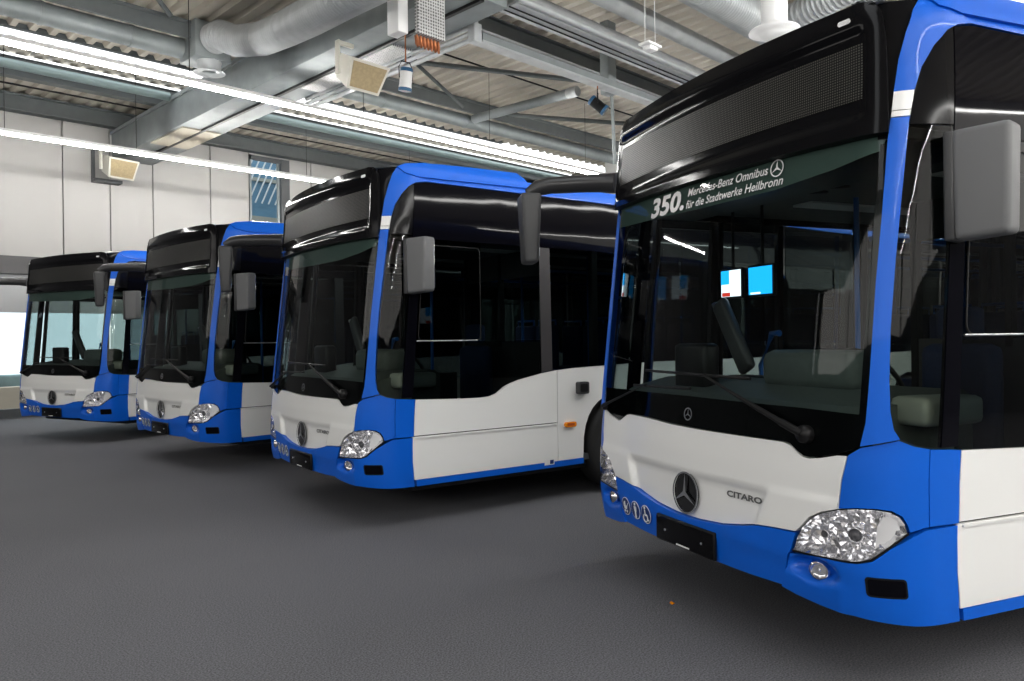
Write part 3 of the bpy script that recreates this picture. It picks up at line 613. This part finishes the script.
BUSES = [  # camera-frame x, y, yaw(deg); label
    (-7.62653472, 12.76935014, 29.322, 'white and blue city bus farthest left, nearest the bright wall opening'),
    (-4.67207267, 10.22273379, 44.714, 'white and blue city bus second from left, beside the farthest bus'),
    (-2.01201368, 7.30943792, 54.060, 'white and blue city bus directly left of the closest bus, orange marker lamp on side'),
    (.95094722, 4.31248187, 67.120, 'closest white and blue city bus, with white 350 lettering across its windscreen')]
def busxf(i):
    x, y, t = BUSES[i][:3]; t = rad(t)
    return (math.sin(YAW) * x + math.cos(YAW) * y, -math.cos(YAW) * x + math.sin(YAW) * y, 0), YAW - t - math.pi / 2
def copy_tree(o, parent=None):
    c = o.copy(); COL.objects.link(c)
    if parent is not None: c.parent = parent; c.matrix_parent_inverse = o.matrix_parent_inverse.copy()
    for ch in KIDS.get(o.name, []): copy_tree(ch, c)
    return c
proto = build_bus()
KIDS = {}
for o in list(D.objects):
    if o.parent: KIDS.setdefault(o.parent.name, []).append(o)
for i in (3, 2, 1, 0):
    o = proto if i == 3 else copy_tree(proto)
    loc, rz = busxf(i); o.location = loc; o.rotation_euler = (0, 0, rz)
    tag(o, BUSES[i][3], 'bus', 'city buses parked in a row')
# things only the closest bus has
ws = [c for c in KIDS[proto.name] if c.name.startswith('windscreen') and 'pillar' not in c.name][0]
mb = MB(); text_mb(mb, '350.', SIGNW, -.585, 2.338, .118, .385, off=.004, shear=.14, bold=.035)
text_mb(mb, 'Mercedes-Benz Omnibus', SIGNW, -.165, 2.402, .046, .67, off=.004, shear=.22, bold=.012)
text_mb(mb, 'für die Stadtwerke Heilbronn', SIGNW, -.175, 2.333, .046, .785, off=.004, shear=.22, bold=.012)
flat(mb, ring_polys(.044, .006, 28), SIGNW, .563, 2.422, .004); flat(mb, star_polys(.040, inner=.16), SIGNW, .563, 2.422, .004)
o = mb.build('windscreen_lettering', ws); o['label'] = 'white adhesive lettering across the top of the windscreen'
for (a, b_, kk) in ((-1.05, -.84, 0), (-.75, -.52, 1)):
    mb = MB(); mb.box((a - .012, 1.10, 1.855), (b_ + .012, 1.13, 2.075), BLACK, .006)
    if kk: mb.box((a, 1.094, 1.87), (b_, 1.0995, 2.06), SCRB); mb.box((a + .02, 1.092, 1.872), (a + .12, 1.0945, 1.885), SCRW)
    else:
        mb.box((a, 1.094, 1.87), (b_, 1.0995, 2.06), SCRW); mb.box((a, 1.092, 1.96), (a + .09, 1.0945, 2.06), SCRB); mb.box((a + .01, 1.092, 1.872), (a + .10, 1.0945, 1.90), SCRR)
    mb.tube([((a + b_) / 2, 1.12, 2.07), ((a + b_) / 2, 1.12, 2.5)], .012, BLACK, 6)
    mb.build('passenger_screen', proto)

# ------------------------------------------------------------------ the hall
X0, X1, Y0, Y1, ZR = -9.0, 30.0, -11.0, 19.6, 7.0
def struct(name, mb): return tag(mb.build(name), kind='structure')
mb = MB(); mb.box((X0 - 3, Y0 - 3, -.2), (X1 + 3, Y1, 0), CARPET); struct('floor', mb)
mb = MB(); mb.box((X0 - 10, Y1 + .3, -.2), (X1 + 3, Y1 + 25, -.03), mat('outside_paving', (.45, .42, .38), .8, noise=.2)); struct('ground_outside', mb)
# corrugated roof deck, ribs along Y, cut for the rooflight strips
def deck(mb, ya, yb, m=DECK, z=ZR, xa=X0, xb=X1):
    pitch = .30; x = xa; xs = []
    while x < xb:
        xs += [(x, z), (x + .10, z), (x + .14, z + .075), (x + .26, z + .075)]; x += pitch
    vs = [(a, ya, h) for a, h in xs] + [(a, yb, h) for a, h in xs]; n = len(xs)
    mb.add(vs, [(i, i + 1, n + i + 1, n + i) for i in range(n - 1)], m)
SKY = [(15.25, 15.95), (2.0, 3.2), (-5.2, -4.0)]
edges = [Y1] + [q for a, b_ in sorted(SKY, reverse=True) for q in (b_, a)] + [Y0]
mb = MB()
for i in range(0, len(edges), 2): deck(mb, edges[i + 1], edges[i])
mb.box((X0, Y0, ZR + .2), (X1, Y1, ZR + .3), WDARK)
for a, b_ in SKY:
    if a > 10:
        deck(mb, a, b_, DECK, xb=1.5)
        if b_ - a > .5:
            for y_ in (a, b_): mb.box((1.5, y_ - .05, ZR - .02), (15.0, y_ + .05, ZR + .08), STEEL)
struct('ceiling', mb)
for k, (a, b_) in enumerate(SKY):
    mb = MB(); deck(mb, a - .03, b_ + .03, ROOFL, ZR + .012, xa=(1.5 if a > 10 else X0)); struct('window_%d' % (k + 3), mb)
mb = MB(); mb.box((1.5, 16.56, 6.955), (19.5, 16.62, 6.975), ROOFL); struct('window_9', mb)
# left wall: panels with seams, bright glazing below
ZW = 6.62; ZB = 3.18
seams = [3.3, 3.6, 5.27, 6.27, 7.25, 8.69, 9.75]
mb = MB()
for i in range(len(seams) - 1):
    mb.box((seams[i] + .012, Y1, ZB + .35), (seams[i + 1] - .012, Y1 + .12, ZW + .3), WPANEL, .006)
sm2 = [10.92, 11.62, 13.2, 14.8, 16.4, 18.2, 20, 22, 24, 26, 28, 30]
for i in range(len(sm2) - 1): mb.box((sm2[i] + .012, Y1, ZB + .35), (sm2[i + 1] - .012, Y1 + .12, ZW + .3), WPANEL, .006)
mb.box((9.75, Y1, ZB + .35), (10.92, Y1 + .12, 4.6), WPANEL)
mb.box((X0, Y1 - .01, 0), (3.3, Y1 + .16, ZR + .2), WDARK); mb.box((3.3, Y1 + .1, ZB + .35), (9.75, Y1 + .16, ZR + .2), WDARK); mb.box((10.92, Y1 + .1, ZB + .35), (X1, Y1 + .16, ZR + .2), WDARK); mb.box((9.75, Y1 + .1, ZB + .35), (10.92, Y1 + .16, 4.6), WDARK)  # first box: unseen wall stretch made dark to weaken reflections in the windscreens
mb.box((9.75, Y1, ZW), (10.92, Y1 + .12, ZR + .2), WPANEL)
mb.box((7.6, Y1, 0), (X1, Y1 + .14, ZB + .4), WPANEL)
struct('wall_left', mb)
mb = MB(); mb.box((3.3, Y1 - .12, ZB - .04), (7.6, Y1 + .1, ZB + .35), mat('fascia_dark', (.07, .068, .07), .5)); struct('trim_1', mb)
mb = MB(); mb.box((3.3, Y1 - .02, 2.30), (7.6, Y1 + .04, ZB - .04), mat('blind_grey', (.40, .41, .42), .6)); struct('trim_2', mb)
mb = MB(); mb.box((3.3, Y1 - .05, 0), (7.6, Y1 + .1, .20), FRAMEG); struct('baseboard_left', mb)
mb = MB()
for x in (3.3, 7.5): mb.box((x, Y1 - .03, .2), (x + .08, Y1 + .05, 2.3), SIGNW)
mb.box((3.3, Y1, .2), (7.6, Y1 + .012, 2.3), PANE); struct('window_1', mb)
# tall window high in the wall
mb = MB()
mb.box((10.66, Y1 - .05, 4.6), (10.92, Y1 + .05, ZW), FRAMEG); mb.box((9.75, Y1 - .04, ZW - .12), (10.92, Y1 + .05, ZW), FRAMEG); mb.box((9.75, Y1 - .04, 4.6), (9.80, Y1 + .05, ZW), GALVD)
mb.box((10.56, Y1 - .02, 4.6), (10.62, Y1 + .03, ZW - .12), GALVD)
mb.box((9.78, Y1 + .02, 4.6), (10.7, Y1 + .03, ZW - .1), PANE); struct('window_2', mb)
# other walls
WMID = mat('wall_mid_grey', (.30, .29, .28), .7)
mb = MB(); mb.box((X0 - .2, Y0, 0), (X0, Y1, 3.9), WDARK); mb.box((X0 - .2, Y0, 6.5), (X0, Y1, ZR + .2), WMID)
for k in range(7): mb.box((X0 - .2, Y0 + k * 5.02, 3.9), (X0, Y0 + k * 5.02 + .3, 6.5), WMID)
struct('wall_back', mb)
FILLP = emis('fill_panel_glow', (1, .97, .92), 1.3)  # glowing bands added out of view on two walls to brighten the ceiling
mb = MB(); mb.box((X0 - .15, Y0, 3.9), (X0 - .1, Y1, 6.5), FILLP); struct('window_7', mb)
mb = MB(); mb.box((X0, Y0 - .15, 3.9), (X1, Y0 - .1, 6.5), FILLP); struct('window_8', mb)
mb = MB(); mb.box((X0, Y0 - .2, 0), (X1, Y0, 3.9), WDARK); mb.box((X0, Y0 - .2, 6.5), (X1, Y0, ZR + .2), WMID)
for k in range(8): mb.box((X0 + k * 5.53, Y0 - .2, 3.9), (X0 + k * 5.53 + .3, Y0, 6.5), WMID)
struct('wall_right', mb)
mb = MB(); mb.box((X1, Y0, 0), (X1 + .2, Y1, ZR + .2), WDARK); struct('wall_front', mb)
# outside, seen through the glazing
mb = MB(); mb.box((X0, Y1 + 1.2, -.03), (7.5, Y1 + 1.5, .62), mat('peach_wall', (.80, .62, .48), .7)); tag(mb.build('low_wall'), 'low peach coloured wall outside the bright glazing', 'wall')
mb = MB(); mb.box((X0, Y1 + 2.6, -.03), (7.5, Y1 + 3.2, .85), mat('teal_hedge', (.30, .40, .40), .9, noise=.5, nscale=3), .05); tag(mb.build('hedge'), 'dull teal hedge strip behind the low peach wall', 'hedge')
mb = MB(); mb.box((9.0, Y1 + 3, -.03), (14, Y1 + 3.2, 9), mat('facade_blue', (.16, .30, .42), .3, noise=.4, nscale=1.5)); 
for z_, h_ in ((5.15, .35), (6.6, .1), (7.4, .5)): mb.box((9.0, Y1 + 2.9, z_), (14, Y1 + 3.1, z_ + h_), mat('facade_pale', (.45, .44, .38), .6))
for k in range(14): mb.tube([(9.6 + k * .22, Y1 + 2.85, 5.9), (10.8 + k * .22, Y1 + 2.85, 8.6)], .025, SIGNW, 4)
tag(mb.build('neighbouring_building'), 'bluish building front seen through the tall window', 'building')

# steel: beams running along X
def beam(name, x0, x1, y, z0, z1, w_, m, label, flange=.06, group='roof beams'):
    mb = MB(); mb.box((x0, y - w_ * .12, z0), (x1, y + w_ * .12, z1), m); mb.box((x0, y - w_ / 2, z0), (x1, y + w_ / 2, z0 + flange * .5), m); mb.box((x0, y - w_ / 2, z1 - flange * .5), (x1, y + w_ / 2, z1), m)
    return tag(mb.build(name), label, 'beam', group)
beam('steel_beam', X0, X1, 19.25, 6.62, 6.98, .30, STEEL, 'dark steel beam along the top of the white panelled wall')
beam('steel_beam', X0, X1, 16.75, 6.60, 6.99, .22, STEEL, 'dark steel purlin just behind the near rooflight strip')
mb = MB(); mb.box((X0, 12.92, 6.70), (X1, 12.98, 6.985), STEEL); mb.box((X0, 12.90, 6.93), (X1, 13.2, 6.985), STEEL); tag(mb.build('steel_beam'), 'dark steel purlin above the large round pipe', 'beam', 'roof beams')
beam('steel_beam', X0, X1, 9.4, 6.70, 6.98, .2, STEEL, 'dark steel purlin over the spiral duct')
beam('steel_beam', X0, X1, 4.6, 6.70, 6.98, .2, STEEL, 'dark steel purlin above the nearest bus')
def pipe(name, pts, r, m, label, cat='pipe', joints=(), seg=24, ribs=0, **kw):
    pts = [Vector(q) for q in pts]; mb = MB()
    if ribs:
        P2 = []; R2 = []
        for i in range(len(pts) - 1):
            L = (pts[i + 1] - pts[i]).length; k = max(2, int(L / ribs))
            for j in range(k):
                P2.append(pts[i].lerp(pts[i + 1], j / k)); R2.append(r + .008); P2.append(pts[i].lerp(pts[i + 1], (j + .3) / k)); R2.append(r - .010); P2.append(pts[i].lerp(pts[i + 1], (j + .75) / k)); R2.append(r - .006)
        P2.append(pts[-1]); R2.append(r); mb.tube(P2, R2, m, 40); mb.sm = [False] * len(mb.sm)
    else: mb.tube(pts, r, m, seg)
    o = tag(mb.build(name), label, cat, **kw)
    for j in joints:
        d = (pts[1] - pts[0]).normalized(); c = MB(); c.tube([Vector(j) - d * .025, Vector(j) + d * .025], r + .012, m, seg); c.build('collar', o)
    return o
pipe('round_pipe', [(X0, 13.3, 6.62), (5.42, 13.3, 6.62)], .17, GALVD, 'thick grey round pipe under the roof at top left, ending at the square box', joints=[(3.3, 13.3, 6.62), (4.6, 13.3, 6.62)])
pipe('round_pipe', [(7.25, 13.3, 6.62), (17.5, 13.3, 6.62)], .15, GALVD, 'grey round pipe behind the hanging speaker and blue spotlight', joints=[(9.6, 13.3, 6.62), (11.9, 13.3, 6.62)])
pipe('green_pipe', [(X0, 16.0, 6.60), (6.26, 16.0, 6.60)], .085, mat('pipe_green', (.20, .26, .26), .4, .3), 'pale green pipe under the rooflight, left of the main duct')
pipe('green_pipe', [(7.25, 16.0, 6.60), (20, 16.0, 6.60)], .085, MATS['pipe_green'], 'pale green pipe under the rooflight, right of the main duct')
pipe('conduit', [(X0, 17.9, 6.80), (24, 17.9, 6.80)], .02, BLACK, 'thin dark conduit crossing the roof sheets at the far left')
pipe('conduit', [(8.8, 10.9, 6.85), (18, 10.9, 6.85)], .018, BLACK, 'thin dark conduit crossing the roof sheets right of the coil unit')
# main rectangular duct
mb = MB(); mb.box((6.30, 7.2, 5.94), (7.22, 19.55, 6.55), GALVD, .01); mb.box((6.27, 7.2, 6.52), (7.25, 19.55, 6.60), GALVD)
md = tag(mb.build('ventilation_duct'), 'large rectangular grey ventilation duct running away to the white wall', 'duct')
mb = MB(); mb.box((6.74, 7.2, 5.90), (6.80, 18.5, 5.945), BLACK); mb.build('centre_rail', md)
mb = MB(); mb.box((6.82, 9.2, 5.90), (7.18, 11.8, 5.938), PERF); mb.build('perforated_grille', md)
mb = MB(); mb.box((6.36, 15.6, 5.91), (7.16, 17.3, 5.938), mat('beige_sheet', (.45, .41, .33), .6)); mb.build('access_panel', md)
# square box with round spiral duct
mb = MB(); mb.box((5.43, 12.75, 6.38), (6.05, 13.4, 6.99), GALVD, .01)
pb = tag(mb.build('duct_box'), 'square sheet metal box where the round pipe meets the spiral duct', 'duct box')
mb = MB(); mb.lathe([(.19, 0), (.19, .14), (.2, .16), (.2, .2)], GALV, T(5.75, 12.95, 6.20), 28); mb.lathe([(.26, 0), (.19, .015), (.12, .01), (.12, .05)], GALV, T(5.75, 12.95, 6.19), 28); mb.build('round_outlet', pb)
def at(px, py, dep):              # world point that photo pixel (px, py) sees at a given distance
    X, Y = px - 512, 340.5 - py
    return Vector((0, 0, CAMH)) + (fwd + right * (X / FPX) + up * (Y / FPX)) * dep
pipe('spiral_duct', [(5.73, 12.70, 6.70), (5.74, 12.45, 6.69), at(236, 41, 12.6), at(262, 39, 12.0), at(288, 28, 11.2), at(312, 16, 10.4), at(345, -3, 9.5), at(400, -32, 8.4)], .24, GALV, 'ribbed spiral duct curving from the square box toward the camera', 'duct', ribs=.07)
# coil unit at the duct end
mb = MB(); mb.box((5.58, 7.4, 5.26), (5.73, 7.62, 6.3), SIGNW, .01)
cu = tag(mb.build('coil_unit'), 'white heat exchanger unit with punched plate and copper pipe bends', 'heat exchanger')
mb = MB(); mb.box((5.80, 7.3, 5.27), (6.22, 7.36, 6.3), PERF); mb.build('punched_plate', cu)
for k in range(7):
    mb = MB(); x = 5.84 + k * .055; mb.tube([(x, 7.38, 5.30), (x, 7.36, 5.20), (x + .03, 7.40, 5.15), (x + .05, 7.45, 5.20), (x + .05, 7.47, 5.3)], .014, COPPER, 8); mb.build('copper_bend', cu)
# hall speakers
def speaker(x, y, z, rz, tilt, s, label):
    t = empty('wall_speaker', (x, y, z), rz, label=label, cat='speaker', group='cream loudspeakers')
    M_ = R(tilt, 'X'); mb = MB()
    pf = [(-.30, -.22), (.30, -.22), (.36, .24), (-.36, .24)]
    vs = [M_ @ Vector((a * s, -.24 * s, b_ * s)) for a, b_ in pf] + [M_ @ Vector((a * s * .7, .24 * s, b_ * s * .8)) for a, b_ in pf]
    mb.add(vs, [(0, 1, 2, 3), (7, 6, 5, 4), (0, 4, 5, 1), (1, 5, 6, 2), (2, 6, 7, 3), (3, 7, 4, 0)], CREAM); mb.build('cabinet', t)
    mb = MB(); g = [(-.26, -.18), (.26, -.18), (.315, .20), (-.315, .20)]; mb.add([M_ @ Vector((a * s, -.247 * s, b_ * s)) for a, b_ in g] + [M_ @ Vector((a * s, -.237 * s, b_ * s)) for a, b_ in g], [(0, 1, 2, 3), (0, 4, 5, 1), (1, 5, 6, 2), (2, 6, 7, 3), (3, 7, 4, 0)], GRILLE); mb.build('grille_cloth', t)
    mb = MB(); mb.box((-.40 * s, -.05 * s, -.1 * s), (-.37 * s, .05 * s, .42 * s), CREAM, .004); mb.box((-.40 * s, -.03 * s, .36 * s), (-.1 * s, .03 * s, .42 * s), CREAM, .004); mb.build('mounting_bracket', t)
    return t
speaker(6.24, 19.0, 5.66, rad(12), rad(20), 1.0, 'cream loudspeaker with tan grille mounted on the far white wall')
mb = MB(); mb.box((5.86, 19.3, 5.35), (6.45, 19.6, 5.42), FRAMEG); mb.box((5.86, 19.5, 5.35), (5.92, 19.6, 6.2), FRAMEG); mb.box((6.7, 19.2, 6.05), (7.1, 19.3, 6.15), FRAMEG); tag(mb.build('speaker_shelf'), 'dark bracket on the white wall beneath the cream loudspeaker', 'bracket')
speaker(5.93, 8.75, 5.17, rad(2), rad(30), .86, 'cream loudspeaker with tan grille hanging below the main duct')
# small spotlights
def spot(loc, tilt, rz, label, body):
    t = empty('spotlight', loc, rz, label=label, cat='spotlight', group='small blue spotlights'); M_ = R(tilt, 'X')
    mb = MB(); mb.lathe([(.0, .16), (.07, .15), (.085, .10), (.085, -.08), (.09, -.10), (.09, -.16), (.07, -.165), (.0, -.15)], body, M_, 20); mb.lathe([(.088, .10), (.088, .145), (.07, .155)], SPOTB, M_, 20); mb.lathe([(.088, -.10), (.095, -.165)], SPOTB, M_, 20); mb.build('lamp_body', t)
    mb = MB(); mb.tube([(-.11, 0, 0), (-.12, 0, .15), (-.07, 0, .24), (.07, 0, .24), (.12, 0, .15), (.11, 0, 0)], .008, BLACK, 6); mb.tube([(0, 0, .24), (0, 0, .70 if body is SIGNW else .31)], .01, COPPER, 6); mb.build('yoke', t)
spot((6.62, 8.62, 5.22), rad(10), 0, 'white and blue spotlight hanging under the duct beside the cream loudspeaker', SIGNW)
spot((10.07, 7.97, 5.425), rad(-50), rad(40), 'dark spotlight clamped below the steel post near the cable trays', BLACK)
# frame of channels at right
mb = MB(); mb.box((7.40, 7.87, 5.74), (20, 8.06, 5.77), GALV); mb.box((7.40, 7.87, 5.77), (20, 7.9, 5.87), GALVD); mb.box((7.40, 8.03, 5.77), (20, 8.06, 5.87), GALV)
tag(mb.build('steel_channel'), 'pale steel channel running right from the corner post', 'beam')
for k, (dz, dy) in enumerate(((0, 0), (.09, .0), (.18, .0))):
    mb = MB(); mb.tube([(7.34, 8.04, 5.80 + dz), (7.34, 12.5, 5.80 + dz)], .035, GALV, 10)
    tag(mb.build('pipe_run'), ('lowest', 'middle', 'topmost')[k] + ' of three parallel pipes between the corner post and the main duct', 'pipe', 'three parallel pipes')
mb = MB(); mb.tube([(7.32, 7.95, 5.75), (7.32, 7.95, 6.95)], .05, GALV, 14); mb.box((7.25, 7.88, 5.72), (7.39, 8.02, 5.98), GALV, .01); tag(mb.build('corner_post'), 'bright vertical steel post at the corner of the channel frame', 'post')
mb = MB(); mb.box((7.28, 7.10, 6.02), (21, 7.14, 6.22), GALV); mb.box((7.28, 7.10, 6.0), (21, 7.45, 6.03), GALV); mb.box((7.28, 7.42, 6.02), (21, 7.46, 6.22), GALV); mb.box((7.28, 7.22, 5.985), (21, 7.235, 6.0), BLACK); mb.box((7.28, 7.34, 5.985), (21, 7.355, 6.0), BLACK); mb.tube([(7.28, 7.06, 6.05), (21, 7.06, 6.05)], .045, GALV, 10)
tag(mb.build('cable_tray'), 'long galvanised cable tray above the steel channel', 'cable tray')
pipe('round_pipe', [(6.5, 6.55, 6.25), (21, 6.55, 6.25)], .13, GALV, 'smooth bright round pipe between the cable tray and the spiral duct')
pipe('spiral_duct', [(6.5, 5.6, 6.35), (11.6, 5.6, 6.35), (16, 5.6, 6.35)], .26, GALV, 'bright ribbed spiral duct with a branch above the closest bus', 'duct', ribs=.06, joints=[(10.9, 5.6, 6.35)])
pipe('branch_duct', [(11.35, 5.27, 6.39), (11.25, 4.9, 6.40), (10.9, 3.4, 6.5), (10.4, 1.5, 6.5)], .20, GALV, 'ribbed branch duct leaving the spiral duct at an angle', 'duct', ribs=.08)
mb = MB(); mb.lathe([(.17, .75), (.17, .16), (.20, .12), (.32, .06), (.33, .04), (.20, .03), (.18, 0), (.16, -.04), (.0, -.05)], SIGNW, T(9.72, 4.72, 5.55), 32); mb.lathe([(.045, 0), (.03, 0)], BLACK, T(9.6, 4.585, 6.02) @ R(rad(90), 'X'), 16)
tag(mb.build('air_diffuser'), 'white round ceiling air diffuser hanging above the closest bus', 'air diffuser')
# hanging post and struts
mb = MB(); mb.box((10.5, 8.07, 5.75), (10.72, 8.25, 6.985), GALVD, .005); tag(mb.build('hanger_post'), 'short square post joining the tray and the channel above the dark spotlight', 'post')
mb = MB(); mb.tube([(10.7, 8.16, 5.745), (10.82, 8.2, 4.6)], .03, GALVD, 8); tag(mb.build('strut'), 'thin slanting strut beneath the square hanger post', 'strut')
mb = MB(); mb.tube([(11.95, 13.05, 6.62), (12.10, 10.35, 6.60)], .10, GALVD, 14); mb.tube([(12.10, 10.35, 6.60), (12.115, 10.1, 6.60)], .106, GALV, 14); tag(mb.build('diagonal_tube'), 'grey tube rising from the round pipe toward the channel', 'pipe')
def strut(a, b_, label, w_=.05):
    mb = MB(); mb.tube([a, b_], w_, STEEL, 4); tag(mb.build('roof_brace'), label, 'brace', 'roof braces')
strut((7.5, 11.9, 6.7), (12.3, 9.5, 6.65), 'long flat brace crossing behind the blue spotlight toward the channel')
strut((8.4, 11.0, 6.7), (11.3, 12.7, 6.7), 'brace slanting down from the duct to the round pipe')
strut((3.2, 10.4, 6.9), (5.0, 12.7, 6.9), 'brace at top left slanting toward the square duct box')
strut((12.6, 12.6, 6.75), (17.5, 9.8, 6.7), 'flat brace ending at the white post beside the closest bus')
# white column behind
mb = MB(); mb.box((17.6, 13.3, 0), (18.0, 13.7, 7.0), mat('column_white', (.6, .6, .58), .5), .01); tag(mb.build('column'), 'pale square roof column between the third bus and the closest bus', 'column')
# presence sensor
t = empty('hanging_sensor', (8.03, 5.52, 5.18), 0, label='small white sensor box hanging on two wires below the pipes', cat='sensor')
mb = MB(); mb.box((-.14, -.08, 0), (.14, .08, .03), SIGNW, .005); mb.box((-.08, -.06, -.05), (.08, .06, 0), SIGNW, .01); mb.build('housing', t)
for x in (-.11, .11):
    mb = MB(); mb.tube([(x, 0, .03), (x * .9, 0, .9)], .005, SIGNW, 5); mb.build('wire', t)

# fluorescent strips: each line is one luminaire run with its tubes
def strip(y, z, x0, x1, label, two=False, seg=1.52):
    t = empty('strip_light', (x0, y, z), 0, label=label, cat='strip light', group='fluorescent strip lights')
    L = x1 - x0; mb = MB(); mb.box((0, -.035, .03), (L, .035, .09), SIGNW, .004); mb.build('housing', t)
    n = int(L / seg)
    me = MB(); me.tube([(.02, 0, 0), (seg - .02, 0, 0)], .030, TUBEM, 10)
    o = me.build('tube', t); o.location = (0, 0, 0)
    for k in range(1, n):
        c = o.copy(); c.location = (k * seg, 0, 0); COL.objects.link(c)
    w_ = MB(); w_.tube([(0, 0, .09), (0, 0, ZR - z - .01)], .006, BLACK, 4); wo = w_.build('suspension_wire', t); wo.location = (.2, 0, 0)
    for k in range(1, n // 2 + 1):
        wx = k * 2 * seg
        if 6.0 < x0 + wx < 7.5: wx = 5.7 - x0
        c = wo.copy(); c.location = (wx, 0, 0); COL.objects.link(c)
    return t
strip(16.25, 5.4, .4, 13.5, 'far fluorescent strip light running in front of the white wall')
strip(11.35, 5.4, 1.7, 22, 'fluorescent strip light passing under the main duct, closer than the wall one')
strip(1.4, 5.4, 5.0, 22, 'strip light hidden above the closest bus')
strip(-3.2, 5.4, -6, 20, 'strip light over the aisle right of the camera')
strip(-7.6, 5.4, -6, 20, 'strip light near the right hall wall')
mb = MB(); mb.add([(3.88, 2.56, .002), (3.915, 2.565, .002), (3.91, 2.59, .012), (3.885, 2.585, .006)], [(0, 1, 2, 3)], ORANGE); tag(mb.build('paper_scrap'), 'tiny orange scrap on the carpet in front of the closest bus', 'scrap')
